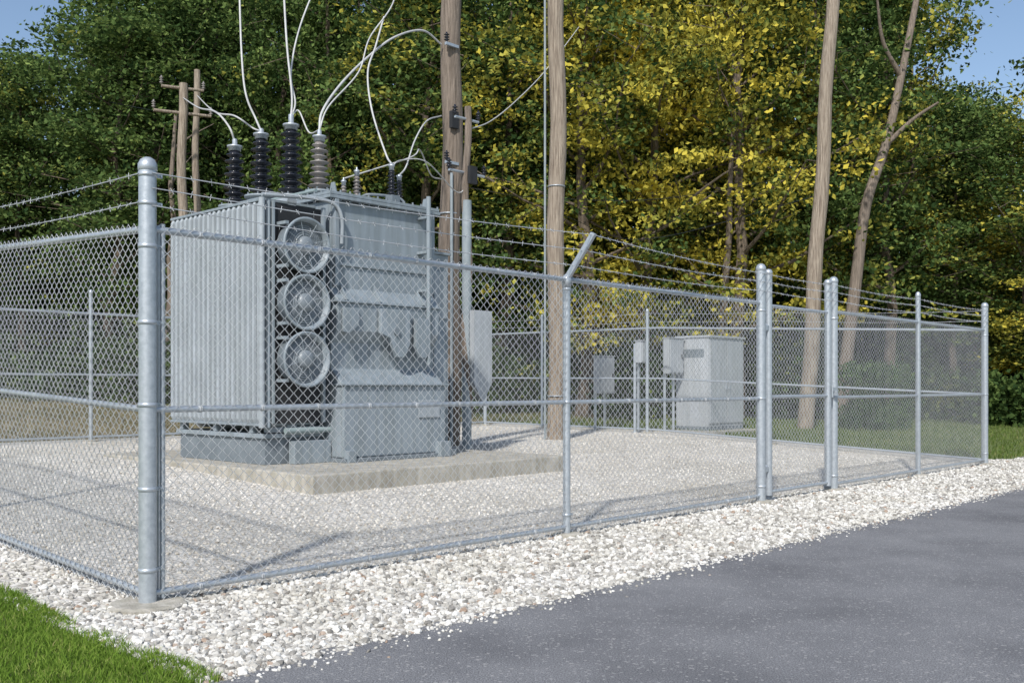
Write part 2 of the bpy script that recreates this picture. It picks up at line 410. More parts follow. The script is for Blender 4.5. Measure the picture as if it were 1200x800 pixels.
def post(mb,a,b,r,h,cap='dome',foot=True):
    g=float(zg(b))
    mb.cyl((a,b,g-.05),(a,b,g+h),r,GALV,20)
    if cap=='dome':
        mb.lathe((a,b,g+h),(0,0,1),[(r*1.02,-.045),(r*1.08,-.042),(r*1.08,-.005),(r*.98,.006),(r*.8,.026),(r*.4,.04),(0.001,.044)],GALV,20)
    if foot:
        s_=random.uniform(.14,.17); mb.lathe((a,b,g),(0,0,1),[(s_,-.05),(s_*1.0,.026),(s_*.85,.034),(0.001,.035)],CONC,9,False)
def band(mb,a,b,r,z):
    z+=float(zg(b)); mb.lathe((a,b,z),(0,0,1),[(r,-.014),(r+.004,-.013),(r+.004,.013),(r,.014)],GALV,20)
    mb.box(a+r*.6,a+r+.04,b-.010,b-.004,z-.012,z+.012,GALV)
    mb.cyl((a+r+.026,b-.026,z),(a+r+.026,b+.018,z),.006,GALV,6)
FP=empty('chain_link_fence',(0,0,0))
mb=MB()
A_END=15.66; B_END=12.5
post(mb,0,0,.055,2.80,foot=False)
mb.lathe((0,0,0),(0,0,1),[(.24,-.05),(.245,.028),(.22,.04),(0.001,.042)],CONC,11,False)
for z in (.24,.75,1.28,1.80,2.28,2.55,2.73): band(mb,0,0,.055,z)
mb.box(.068,.074,-.012,.012,.06,2.42,GALV)
mb.cyl((.100,-.0,.05),(.100,0,2.43),.017,GALV,12)
post(mb,4.107,0,.036,2.40)
post(mb,7.72,0,.056,2.82); post(mb,9.66,0,.056,2.82)
post(mb,12.59,0,.038,2.82); post(mb,A_END,0,.057,2.84)
for z in (.2,1.25,2.3): 
    band(mb,A_END,0,.057,z); band(mb,4.107,0,.036,z); band(mb,7.72,0,.056,z); band(mb,9.66,0,.056,z)
for b in (3.1,6.2,9.4): post(mb,A_END,b+1.1,.036,2.80)
for a in (5.18,8.5,11.9): post(mb,a,B_END,.036,2.80)
post(mb,A_END,B_END,.05,2.84); post(mb,0,B_END,.05,2.84); post(mb,2.2,B_END,.036,2.8)
for b in (4.1,8.2): post(mb,0,b,.036,2.80)
mb.prism([(-.02,2.38),(.03,2.40),(-.30,2.80),(-.345,2.775)],4.09,4.125,GALV)
mb.lathe((4.107,0,2.40),(0,0,1),[(.044,-.08),(.046,.0),(.03,.03),(.001,.035)],GALV,14)
mb.done('posts',(0,0,0),parent=FP)
mb=MB()
def rail(p0,p1,z,r=.021):
    bs=sorted(set([p0[1],p1[1]]+[q for q,_ in BP if min(p0[1],p1[1])<q<max(p0[1],p1[1])]))
    if abs(p0[1]-p1[1])<1e-6: pts=[(p0[0],p0[1],z+float(zg(p0[1]))),(p1[0],p1[1],z+float(zg(p1[1])))]
    else: pts=[(p0[0],b,z+float(zg(b))) for b in bs]
    mb.tube(pts,r,GALV,14)
for z,r in ((ZT,.023),(ZM,.021),(ZB,.021)):
    rail((.05,0),(7.68,0),z,r); rail((9.70,0),(A_END,0),z,r)
    rail((0,.05),(0,B_END),z,r); rail((A_END,0),(A_END,B_END),z,r); rail((0,B_END),(A_END,B_END),z,r)
for z in (ZT,ZM,ZB):
    for a in np.arange(.35,7.6,.47): 
        for q in (0,.012): mb.cyl((a+q,-.026,z-.012),(a+q+.004,-.026,z+.014),.0035,WIRE,5); mb.cyl((a+q-.001,0,z),(a+q+.005,0,z+.001),.0262,WIRE,10)
    for b in np.arange(.35,12,.47): 
        g=float(zg(b)); mb.cyl((0,b,g+z-.001),(0,b+.005,g+z),.0255,WIRE,8)
for a in (2.15,5.9,11.2,14.2): mb.cyl((a-.06,0,ZT),(a+.06,0,ZT),.0265,GALV,14)
mb.done('rails',(0,0,0),parent=FP)
o_=-.022
chain('chain_link_mesh_front',(.08,o_),(7.66,o_),.03,2.46,FP)
chain('chain_link_mesh_front_far',(9.72,o_),(A_END,o_),.03,2.46,FP,.0022)
chain('chain_link_mesh_left',(o_,.06),(o_,B_END),.03,2.46,FP,.0029)
chain('chain_link_mesh_right',(A_END,.06),(A_END,B_END),.03,2.46,FP,.0017)
chain('chain_link_mesh_back',(0,B_END),(A_END,B_END),.03,2.46,FP,.0019)
mb=MB()
def strand(pts,step=.13):
    pts=[Vector(p) for p in pts]
    for i in range(len(pts)-1):
        p,q=pts[i],pts[i+1]; L=(q-p).length; K=max(2,int(L/.5))
        line=[p.lerp(q,t/K)-Vector((0,0,.03*math.sin(math.pi*t/K)*min(1,L/4))) for t in range(K+1)]
        mb.tube(line,.0038,WIRE,5,False)
        m_=int(L/step); d=(q-p).normalized(); side=Vector((-d.y,d.x,0))
        for t in range(1,m_):
            f=t/m_; c=p.lerp(q,f)-Vector((0,0,.03*math.sin(math.pi*f)*min(1,L/4)))
            th=random.uniform(0,3.14)
            for k_ in (0,1.4):
                w=(side*math.cos(th+k_)+Vector((0,0,1))*math.sin(th+k_))*.022+d*.006*(1 if k_ else -1)
                mb.tube([c-w,c+w],.0022,WIRE,3,False)
for (z,ao) in ((2.735,-.31),(2.64,-.20),(2.53,-.09)):
    zarm=2.40+(-ao)*1.18
    strand([(0,-.06,z),(4.107,ao,zarm+.01),(7.72,-.06,z),(9.66,-.06,z),(12.59,-.05,z),(A_END,-.06,z)])
for z in (2.73,2.55):
    strand([(-.06,0,z),(-.04,4.1,z+zg(4.1)),(-.04,8.2,z+zg(8.2)),(-.04,B_END,z+.36)])
    strand([(A_END,0,z),(A_END,4.2,z+zg(4.2)),(A_END,7.3,z+zg(7.3)),(A_END,B_END,z+.36)],.3)
mb.done('barbed_wire',(0,0,0),parent=FP)
GP=empty('chain_link_gate',(7.86,0,0)); mb=MB()
g0,g1=7.90,9.49
mb.cyl((g0,0,.08),(g0,0,2.78),.046,GALV,16); mb.cyl((g1,0,.08),(g1,0,2.78),.046,GALV,16)
for a in (g0,g1): mb.lathe((a,0,2.78),(0,0,1),[(.049,-.04),(.050,0),(.035,.025),(.001,.035)],GALV,14)
for z in (.12,1.27,2.37): mb.cyl((g0,0,z),(g1,0,z),.022,GALV,12)
for z in (.4,2.1): 
    mb.box(7.72,g0,-.03,.03,z-.03,z+.03,GALV)
    mb.lathe((7.81,0,z),(0,0,1),[(.03,-.05),(.03,.05)],GALV,10)
mb.box(g1,9.62,-.07,-.05,1.33,1.38,GALV); mb.cyl((g1-.02,-.075,1.25),(g1-.02,-.075,1.42),.012,GALV,8); mb.box(9.55,9.59,-.1,-.05,1.27,1.34,GALV)
mb.done('gate_frame',(7.86,0,0),parent=GP)
chain('gate_mesh',(g0+.03,-.02),(g1-.03,-.02),.12,2.38,GP)

# ------------------------------------------------------------ concrete pad + transformer
mb=MB(); mb.box(3.70,8.14,3.42,8.75,-.1,.385,CONC); mb.done('concrete_pad',(3.74,3.5,0),.02)
TR=empty('power_transformer',(6,6,.385)); PZ=.385
mb=MB()
prof=[(4.62,PZ+.06),(4.62,1.40),(4.84,1.60),(4.90,1.62),(4.88,1.98),(4.82,2.04),(4.76,2.14),(4.74,2.50),(4.76,2.56),(4.90,2.72),(4.90,3.90),(7.95,3.90),(7.95,PZ+.06)]
prof=prof[::-1]
A0,A1=5.04,6.88
mb.prism(prof,A0,A1,TANK)
mb.done('tank',(6,6,.385),.02,parent=TR)
mb=MB()
mb.box(A0-.07,A1+.08,4.82,8.02,3.905,3.95,TANK); mb.box(A0-.06,A1+.07,4.83,8.01,3.955,4.0,TANK)
for i in range(13):
    a=A0-.03+i*(A1-A0+.08)/12; mb.cyl((a,4.85,3.88),(a,4.85,4.03),.016,TANKD,6)
for i in range(20):
    b=4.9+i*.155; mb.cyl((A0-.035,b,3.88),(A0-.035,b,4.03),.016,TANKD,6)
mb.box(A0-.03,A1+.03,4.58,4.90,1.405,1.43,TANK)
mb.box(A0-.04,A1+.02,4.71,4.9,2.515,2.54,TANK)
mb.box(A0+.002,A1,4.87,4.898,3.02,3.06,TANK)
for a in (A0+.02,A1-.1): mb.box(a,a+.07,4.82,4.897,2.74,3.9,TANK)
for a in (A0+.12,A0+.7,A1-.35): mb.prism([(4.70,2.55),(4.68,2.55),(4.86,2.78),(4.895,2.55)],a,a+.02,TANK)
mb.box(A0-.02,A1+.02,4.56,8.05,PZ,PZ+.055,TANKD)
mb.box(A1-.2,A1,4.5,4.63,PZ+.002,PZ+.22,TANK); mb.box(A0+.02,A0+.16,4.54,4.63,PZ+.002,PZ+.16,TANK)
mb.prismb([(5.72,2.46),(6.24,2.46),(6.24,1.98),(6.14,1.80),(6.0,1.80),(5.88,2.06),(5.72,2.12)],4.66,4.73,TANK)
mb.prismb([(6.36,2.36),(6.64,2.36),(6.64,1.95),(6.56,1.80),(6.44,1.80),(6.36,1.95)],4.67,4.73,TANK)
mb.prismb([(5.1,2.44),(5.36,2.44),(5.36,2.22),(5.2,2.1),(5.1,2.12)],4.69,4.73,TANK)
mb.cyl((5.98,4.655,2.15),(5.98,4.63,2.15),.05,TANKD,14)
mb.box(A1+.01,A1+.36,4.95,5.9,PZ+.09,3.35,TANK); mb.box(A1+.002,A1+.40,4.92,5.95,3.352,3.39,TANK)
mb.box(A1+.06,A1+.31,4.93,4.948,1.0,2.2,TANK); mb.box(A1+.06,A1+.31,4.925,4.948,2.4,3.1,RAD)
mb.box(A1+.02,A1+.30,4.7,5.6,PZ+.0,PZ+.085,TANKD)
mb.tube([(6.62,4.70,1.7),(6.62,4.70,4.12)],.034,TANK,12)
for z in (2.75,3.3,3.8): mb.box(6.57,6.67,4.70,4.9,z,z+.04,TANK)
mb.tube(spline([(5.15,4.80,3.3),(5.14,4.78,3.62),(5.05,4.8,3.80),(4.8,4.84,3.86),(4.4,4.88,3.84),(4.0,4.93,3.82)]),.026,RAD,10)
mb.box(6.35,6.75,4.600,4.617,.95,1.2,RAD)
for a in np.arange(A0+.1,A1,.22): mb.cyl((a,4.60,1.37),(a,4.625,1.37),.013,TANKD,6)
mb.done('tank_fittings',(6,6,.385),.006,parent=TR)
mb=MB()
RZ0,RZ1=.92,3.76; RA0,RA1=4.02,4.90
nf=19; b0,b1=5.06,7.28
for i in range(nf):
    b=b0+(b1-b0)*i/(nf-1); t=.037
    out=[(RA1,b-t),(RA0+.04,b-t),(RA0+.012,b-t*.75),(RA0,b-t*.3),(RA0,b+t*.3),(RA0+.012,b+t*.75),(RA0+.04,b+t),(RA1,b+t)]
    n_=len(out); zr=.05
    vs=[(a+(.03 if q in(0,3) and k_<7 and k_>0 else 0),bb,z) for q,z in enumerate((RZ0,RZ0+zr,RZ1-zr,RZ1)) for k_,(a,bb) in enumerate(out)]
    fs=[(q*n_+j,q*n_+(j+1)%n_,(q+1)*n_+(j+1)%n_,(q+1)*n_+j) for q in range(3) for j in range(n_)]
    fs+=[tuple(range(n_-1,-1,-1)),tuple(range(3*n_,4*n_))]
    mb.add(vs,fs,RAD)
mb.box(RA0+.12,RA1,b0,b1,RZ0+.1,RZ1-.1,TANK)
for z in (RZ0+.16,RZ1-.16):
    zz=z+(.2 if z>2 else -.2)
    mb.cyl((4.5,5.0,zz),(4.5,7.35,zz),.075,RAD,14)
    for b in (5.4,6.2,7.0):
        mb.cyl((4.5,b,zz),(5.05,b,zz),.06,TANK,12); mb.lathe((4.8,b,zz),(1,0,0),[(.1,0),(.1,.035)],TANK,12)
for z in (RZ0-.035,RZ1+.0):
    mb.box(RA0+.02,RA1-.02,b0-.06,b1+.06,z,z+.035,TANK)
mb.tube([(RA0-.02,4.93,RZ0-.05),(RA0-.02,4.93,RZ1+.02)],.040,RAD,12)
mb.tube([(RA0+.09,4.95,RZ0-.05),(RA0+.09,4.95,RZ1+.02)],.028,TANK,10)
mb.box(RA0+.13,RA1+.02,4.93,4.97,RZ0,RZ1-.02,DARK)  # flat dark sheet painting the shade in the gap behind the fans
mb.box(RA0+.12,RA0+.15,4.89,4.93,RZ0,RZ1,TANK); mb.box(RA1-.0,RA1+.04,4.87,4.93,RZ0,RZ1,TANK)
mb.done('radiator_bank',(6,6,.385),.004,parent=TR)
for fi,z in enumerate((3.20,2.47,1.74)):
    mb=MB(); c=(4.50,4.90,z); R=.345
    ax=(0,-1,0)
    pr=[(R*.80,0),(R*.90,.02),(R*.95,.20),(R+.01,.22),(R+.018,.24),(R+.008,.255),(R-.02,.25),(R-.035,.16)]
    mb.lathe(c,ax,pr,TANK,40)
    pr=[(R-.036,.16)]
    r_=R-.04; h=.155
    while r_>.13:
        pr+=[(r_,h),(r_-.012,h+.012),(r_-.020,h+.012),(r_-.024,h-.006)]; r_-=.030; h+=.008
    pr+=[(.125,h),(.12,h+.02),(.10,h+.045),(.06,h+.06),(.001,h+.064)]
    mb.lathe(c,ax,pr,FANM,40)
    for t in np.arange(0,2*math.pi,math.pi/4)+.3:
        mb.cyl((c[0]+.11*math.cos(t),c[1]-h-.012,c[2]+.11*math.sin(t)),(c[0]+R*math.cos(t),c[1]-.24,c[2]+R*math.sin(t)),.005,TANK,5)
    for t in (.8,2.34,3.94,5.5):
        mb.box(c[0]+(R+.035)*math.cos(t)-.025,c[0]+(R+.035)*math.cos(t)+.025,4.72,4.93,c[2]+(R+.035)*math.sin(t)-.02,c[2]+(R+.035)*math.sin(t)+.02,TANK)
    mb.done('cooling_fan_%d'%(fi+1),(6,6,.385),0,parent=TR)
mb=MB()
mb.box(4.12,5.02,5.05,7.2,PZ+.002,PZ+.34,TANKD)
mb.box(4.08,5.03,5.0,7.25,PZ+.342,PZ+.40,TANK)
mb.box(4.45,5.02,4.86,5.0,PZ+.002,PZ+.30,TANK)
mb.box(4.15,5.0,5.0,5.12,.80,.87,TANK); mb.cyl((4.35,4.93,.82),(5.04,4.93,.82),.04,TEAL,14)
for b in (5.3,6.2,7.1): mb.box(4.1,4.2,b,b+.08,PZ+.402,RZ0-.04,TANK)
mb.done('cooler_base',(6,6,.385),.006,parent=TR)
def bushing(name,a,b,z0,z1,R,mat,shed):
    mb=MB()
    mb.lathe((a,b,3.99),(0,0,1),[(R*1.35,0),(R*1.35,.03),(R*1.05,.035),(R*1.0,z0-4.03),(R*1.3,z0-4.02),(R*1.3,z0-3.99)],TANK,22)
    for k in range(8):
        t=k*math.pi/4; mb.cyl((a+R*1.17*math.cos(t),b+R*1.17*math.sin(t),z0-.03),(a+R*1.17*math.cos(t),b+R*1.17*math.sin(t),z0+.03),.012,TANKD,6)
    H=z1-z0; pr=[(R*.75,0),(R*.62,.03)]; h=.05; k=0
    Hs=H*.80
    while h<Hs:
        f=1-.22*h/Hs; rr=R*f*(1 if k%2==0 else .86)
        pr+=[(R*.5*f,h),(rr*.97,h+shed*.28),(rr,h+shed*.36),(rr*.93,h+shed*.46),(R*.5*f,h+shed*.62)]
        h+=shed; k+=1
    pr+=[(R*.42,h)]
    mb.lathe((a,b,z0),(0,0,1),pr,mat,24)
    mb.lathe((a,b,z0+h),(0,0,1),[(R*.5,0),(R*.5,.05),(R*.62,.055),(R*.62,.08),(R*.3,.09),(R*.2,.10),(R*.2,H-h+.05),(R*.12,H-h+.06)],GALV,16)
    mb.done(name,(6,6,.385),0,parent=TR)
bushing('bushing_1',5.25,7.62,4.16,5.14,.19,PORC,.10)
bushing('bushing_2',5.25,6.89,4.22,5.17,.19,PORC,.10)
bushing('bushing_3',5.25,6.12,4.12,5.24,.19,PORC,.10)
bushing('bushing_4',5.25,5.44,4.10,4.90,.155,PORC2,.08)
bushing('small_bushing_1',5.95,5.5,4.08,4.50,.07,PORC2,.05)
bushing('small_bushing_2',6.35,5.2,4.08,4.58,.075,PORC,.05)
bushing('small_bushing_3',6.75,5.5,4.08,4.52,.07,PORC,.05)
bushing('small_bushing_4',6.55,6.6,4.08,4.6,.07,PORC2,.05)
mb=MB()
mb.tube([(5.02,7.9,4.05),(5.02,5.2,4.05)],.026,TEAL,10)
mb.box(4.98,5.5,7.2,7.95,4.001,4.10,TANK); mb.box(5.02,5.46,6.6,7.15,4.001,4.14,TANK)
mb.tube(spline([(5.9,5.3,4.0),(5.9,5.3,4.10),(6.0,5.2,4.13),(6.4,5.1,4.12),(6.5,5.05,4.0)]),.020,TANKD,8)
mb.box(6.15,6.3,4.95,5.1,4.0,4.12,TANKD)
for a in (5.12,6.78):
    for b in (4.95,7.85): mb.prism([(b-.07,4.0),(b+.07,4.0),(b+.03,4.14),(b-.03,4.14)],a-.015,a+.015,TANK)
mb.done('lid_fittings',(6,6,.385),.005,parent=TR)

# ------------------------------------------------------------ poles
def pole(name,pxt,pyt,pxb,d,r0,r1,mat,extra=None):
    z1=HC+(HY-pyt)/F*d; a0,b0_,_=PX(pxb,400,d); a1,b1_,_=PX(pxt,400,d); g=float(zg(b0_))
    mb=MB(); K=18
    pts=[(a0+(a1-a0)*t/K+.03*math.sin(t*.8),b0_+(b1_-b0_)*t/K+.02*math.sin(t+1),g-.1+(z1-g+.1)*t/K) for t in range(K+1)]
    mb.tube(pts,[(r0+(r1-r0)*t/K)*(1+.025*math.sin(t*2.3)) for t in range(K+1)],mat,20)
    if extra: extra(mb,a0,b0_,g,z1)
    return mb.done(name,(a0,b0_,g))
def ins(mb,p,h=.2,r=.05,mat=PORC):
    pr=[(r*.4,0)]; 
    for k in range(3): z=h*(.15+.25*k); pr+=[(r*.4,z),(r,z+h*.08),(r*.9,z+h*.12),(r*.4,z+h*.18)]
    pr+=[(r*.3,h),(0.001,h)]
    mb.lathe(p,(0,0,1),pr,mat,12)
def ex1(mb,a,b,g,z1):
    mb.tube([(a-.12,b-.2,g),(a-.12,b-.2,5.2)],.028,GPOLE,8)
    for z in (1.5,3.0,4.5): mb.lathe((a,b,z),(0,0,1),[(.2,-.012),(.203,0),(.2,.012)],GALV,16)
    for z in (5.35,7.45):
        mb.box(a-.28,a+.02,b-.24,b-.19,z,z+.05,GALV); ins(mb,(a-.25,b-.21,z+.05),.18,.05)
    mb.box(a-.16,a+.0,b-.26,b-.18,6.0,6.3,DARK)
pole('utility_pole',531,-120,526,18,.205,.175,POLE2,ex1)
def ex2(mb,a,b,g,z1):
    mb.tube([(a-.16,b+.16,g),(a-.165,b+.16,z1-.5)],.024,GPOLE,8)
    for z in (1.2,5.4): mb.lathe((a,b,z),(0,0,1),[(.18,-.01),(.183,0),(.18,.01)],GALV,16)
    mb.box(a-.9,a+.9,b-.26,b-.17,z1-.6,z1-.5,POLE)
pole('utility_pole',653,-160,652,20,.18,.155,POLE,ex2)
pole('utility_pole',978,-40,944,26,.21,.16,POLE)
def ex3(mb,a,b,g,z1):
    mb.tube([(a,b,g),(a,b,4.6)],.085,GPOLE,12)
    for z,w in ((z1-.22,.28),(z1-1.15,.42)):
        mb.cyl((a-w,b,z),(a+w,b,z),.025,GALV,8)
        for k in (-w,w): ins(mb,(a+k,b,z+.02),.18,.05)
    mb.box(a-.07,a+.10,b-.16,b-.09,z1-1.35,z1-1.05,DARK)
    mb.box(a-.02,a+.42,b-.20,b-.10,1.45,2.70,CAB); mb.prismb([(a-.02,1.449),(a+.42,1.449),(a+.2,1.1)],b-.2,b-.1,CAB)
pole('service_pole',547,125,547,17.2,.075,.06,POLE2,ex3)
def ex4(mb,a,b,g,z1):
    for z,w in ((z1-.15,.55),(z1-.85,.75)):
        mb.cyl((a-w,b+w*.3,z),(a+w,b-w*.3,z+.03),.045,POLE,8)
        for k in (-w,w): ins(mb,(a+k,b-k*.3,z+.04),.25,.06,PORC2)
pole('utility_pole',214,98,214,28,.15,.12,POLE,ex4)
pole('utility_pole',230,82,231,29,.12,.09,POLE)
mb=MB()
def wire(pts,r=.019,m=COND):
    mb.tube(spline([PX(*p) for p in pts]),r*.82,m,8)
def top(a,b,z):
    x,y=L2W(a,b); return (600+F*x/y, HY-F*(z-HC)/y, y)
wire([top(5.25,7.62,5.16),(268,148,15.3),(252,131,16),(232,126,20),(215,115,28)])
wire([top(5.25,6.89,5.19),(300,140,15),(288,110,15),(283,60,15.2),(280,-30,15.5)])
wire([top(5.25,6.89,5.19),(296,150,15),(275,136,15),(250,130,17),(231,112,28.8)],.016)
wire([top(5.25,6.12,5.26),(342,110,14.4),(336,50,14.6),(331,-40,15)])
wire([top(5.25,6.12,5.26),(346,120,14.4),(341,85,14.6),(352,30,15),(380,-40,15.5)],.016)
wire([top(5.25,6.12,5.26),(350,130,14.4),(362,155,14.2),top(5.25,5.44,4.95)],.014)
wire([top(5.25,5.44,4.95),(378,130,14),(400,98,14.8),(430,68,15.8),(462,44,16.6),(495,36,17.4),(517,52,17.8)],.022)
wire([top(5.25,5.44,4.95),(385,125,14),(420,85,14.5),(433,45,15),(460,5,15.5),(470,-40,16)],.014)
wire([top(6.35,5.2,4.62),(452,180,15),(436,130,15.3),(431,85,15.6),(440,55,16),(450,20,16.4)],.018)
wire([top(6.75,5.5,4.56),(476,195,15.6),(486,165,16.2),(500,142,17),(517,136,17.8)],.016)
wire([top(6.55,6.6,4.64),(480,185,16.4),(492,176,17),(505,205,17.4),(517,210,17.8)],.014)
wire([(549,152,17.2),(575,142,19),(605,118,21),(640,82,24),(680,30,28)],.014)
wire([(549,215,17.2),(535,225,17),(500,190,16),(470,188,15.5),top(6.35,5.2,4.58)],.012)
mb.done('overhead_conductors',(5.25,6,5))
mb=MB()
wire([(549,220,17.2),(640,232,21),(800,230,26),(1000,190,34),(1250,130,44)],.011,PORC)
wire([(653,250,20),(760,280,24),(955,230,26)],.008,PORC)
wire([(200,133,28),(130,120,32),(-60,80,42)],.012,PORC)
wire([(955,100,26),(1060,120,34),(1250,90,44)],.012,PORC)
mb.done('power_lines',(9,6,5))

# ------------------------------------------------------------ cabinets behind the side fence
def cabinet():
    mb=MB(); a,b,_=PX(832,500,24.2); g=float(zg(b)); w,dp,h=.78,.45,2.22
    mb.box(a-w,a+w,b-dp,b+dp,g+.02,g+.12,TANKD)
    mb.box(a-w,a+w,b-dp,b+dp,g+.122,g+h,CAB)
    mb.box(a-w-.03,a+w+.03,b-dp-.05,b+dp+.03,g+h+.002,g+h+.05,CAB)
    for s in (-1,1):
        mb.box(a+s*.38-.37,a+s*.38+.37,b-dp-.03,b-dp-.002,g+.2,g+h-.06,CAB)
        mb.box(a+s*.08-.015,a+s*.08+.015,b-dp-.07,b-dp-.035,g+1.0,g+1.2,GALV)
    mb.box(a-w-.004,a-w-.001,b-.32,b+.32,g+1.75,g+1.95,TANKD)
    mb.done('electrical_cabinet',(a,b,g),.012)
    mb=MB(); mb.box(a-1.6,a+1.0,b-.9,b+1.4,g-.1,g+.03,CONC); mb.done('concrete_slab',(a,b,g),.01)
cabinet()
def ubox(name,px,py0,py1,w,d):
    a,b,z1=PX(px,py0,d); _,_,z0=PX(px,py1,d); g=float(zg(b)); mb=MB()
    mb.cyl((a-w*.3,b+.05,g),(a-w*.3,b+.05,z1-.05),.035,GALV,10); mb.cyl((a+w*.3,b+.05,g),(a+w*.3,b+.05,z1-.05),.035,GALV,10)
    mb.box(a-w/2,a+w/2,b-.16,b+.01,z0,z1,CAB); mb.box(a-w/2+.03,a+w/2-.03,b-.18,b-.162,z0+.03,z1-.03,CAB)
    mb.box(a-w/2-.02,a+w/2+.02,b-.19,b+.03,z1+.002,z1+.025,CAB); mb.box(a+w*.3,a+w*.36,b-.2,b-.182,(z0+z1)/2-.05,(z0+z1)/2+.05,DARK)
    mb.done(name,(a,b,g),.008)
ubox('utility_box',705,418,461,.62,24.5)
ubox('utility_box',786,397,438,.6,23.6)
ubox('warning_sign',748,400,425,.22,22.9)

# ------------------------------------------------------------ vegetation
def tree_arrays(seed,H,R,base,ncl,lpc,lsize,trunk_r=.2):
    r_=np.random.default_rng(seed); rd=random.Random(seed); mb=MB()
    K=12; tp=[]
    ox=oy=0
    for i in range(K+1):
        tp.append(Vector((ox,oy,H*.93*i/K))); ox+=rd.uniform(-.16,.16); oy+=rd.uniform(-.16,.16)
    mb.tube(tp,[trunk_r*(1-.86*i/K)*(1.25 if i==0 else 1) for i in range(K+1)],BARK,9,False)
    ctr=[]
    nl=28
    for i in range(nl):
        f=i/(nl-1); h=base+(H*.90-base)*f; t=h/(H*.93)*K; q=int(min(t,K-1)); p=tp[q].lerp(tp[q+1],t-q)
        env=R*(math.sin(math.pi*min(.98,max(.16,.18+.78*f)))**.7)*rd.uniform(.55,1.2)
        az=i*2.4+rd.uniform(-.5,.5); up=.15+.75*f+rd.uniform(-.1,.25)
        d=Vector((math.cos(az),math.sin(az),up)).normalized()
        L=env; pts=[p]
        cur=p.copy(); dd=d.copy()
        for s in range(5):
            dd=(dd+Vector((rd.uniform(-.25,.25),rd.uniform(-.25,.25),rd.uniform(-.1,.12)))).normalized(); cur=cur+dd*L/5; pts.append(cur.copy())
        br=max(.03,trunk_r*.36*(1-.7*f)); mb.tube(pts,[br*(1-.8*s/5) for s in range(6)],BARK,5,False)
        for s in (1,2,3,4,5):
            if s>1 or rd.random()<.4: ctr.append(pts[s])
            for _ in range(2):
                e=Vector((rd.uniform(-1,1),rd.uniform(-1,1),rd.uniform(-.3,.6))).normalized()*rd.uniform(.5,1.5)*(R/3.5)
                if rd.random()<.35: mb.tube([pts[s],pts[s]+e],[br*.3,.006],BARK,3,False)
                ctr.append(pts[s]+e)
    ctr.append(tp[-1]); ctr.append(tp[-1]+Vector((0,0,.5)))
    rd.shuffle(ctr); ctr=np.array([c[:] for c in ctr[:ncl]])
    n=len(ctr)*lpc
    C=np.repeat(ctr,lpc,0)
    csz=np.repeat(r_.uniform(.45,1.05,len(ctr)),lpc)
    P=C+r_.normal(0,1,(n,3))*np.array([.54,.54,.20])*csz[:,None]
    nrm=r_.normal(0,.8,(n,3)); nrm[:,2]+=.8; nrm/=np.linalg.norm(nrm,axis=1)[:,None]
    t=r_.normal(0,1,(n,3)); t-=nrm*(t*nrm).sum(1)[:,None]; t/=np.linalg.norm(t,axis=1)[:,None]
    s2=np.cross(nrm,t); sz=(lsize*r_.uniform(.55,1.35,n))[:,None]
    V=np.stack([P-t*sz*.5,P+s2*sz*.34-t*sz*.05-nrm*sz*.06,P+t*sz*.55,P-s2*sz*.34-t*sz*.05-nrm*sz*.06],1).reshape(-1,3)
    Fq=(np.arange(n)*4)[:,None]+np.array([[0,1,2,3]])
    V0=np.array([v[:] for v in mb.v]); quads=np.array([f for f in mb.f if len(f)==4])
    allV=np.concatenate([V0,V]); allF=np.concatenate([quads,Fq+len(V0)])
    mi=np.concatenate([np.zeros(len(quads)),np.ones(len(Fq))]).astype(int)
    return allV,allF,mi
HB=16.
SPEC=[(11,3.9,2.6,240,80,.165,.2),(12,3.4,3.0,220,80,.155,.17),(13,4.3,2.2,250,80,.165,.24),(14,3.2,4.0,210,80,.155,.16),(15,3.8,3.2,230,80,.165,.2)]
TA=[tree_arrays(s,HB,R,bs,nc,lp,ls,tr) for (s,R,bs,nc,lp,ls,tr) in SPEC]
TM=[]
for A_ in TA:
    ob=npmesh('tree_mesh',A_[0],A_[1],[BARK,LEAF],local=False,mi=A_[2]); TM.append(ob.data); bpy.data.objects.remove(ob)
def ytop(px):
    if px<25: return 95
    if px<105: return 50
    if px<170: return 5
    if 1085<px<1150: return random.uniform(80,115)
    if 1150<=px<1300: return 125
    return random.uniform(-170,-50)
def yel(px):
    if px<120: return random.choice([0,.15,.35])
    if px<480: return random.choice([0,.0,.15])
    if px<660: return random.uniform(.2,.65)
    if px<760: return random.uniform(.3,.7)
    if px<960: return random.uniform(.4,.9)
    if px<1130: return random.uniform(.1,.4)
    return random.uniform(.5,.85)
ti=0; zones={0:[],1:[],2:[],3:[]}
for ri,(d0,st,x0,x1) in enumerate([(33,92,-250,1470),(38.5,90,-200,1420),(46,96,-180,1400)]):
    px=x0
    while px<x1:
        p=px+random.uniform(-25,25); d=d0+random.uniform(-2,2)
        x=(p-600)/F*d; a,b=W2L(x,d); g=float(zg(b))
        yt=ytop(p); H=(HY-yt)/F*d+HC-g
        k=ti%5 if random.random()<.6 else random.randrange(5); ti+=1
        s=H/HB; w=(s*.4+.6)*random.uniform(.9,1.15); rz=random.uniform(0,6.28); y=yel(p)
        if ri==0:
            ob=bpy.data.objects.new('deciduous_tree',TM[k]); S.collection.objects.link(ob)
            ob.location=(x,d,g-.05); ob.rotation_euler=(0,0,rz); ob.scale=(w,w,s); ob.color=(y,y,y,1)
        else:
            z_=0 if p<480 else 1 if p<760 else 2 if p<1000 else 3
            zones[z_].append((k,x,d,g-.05,rz,w,s))
        px+=st
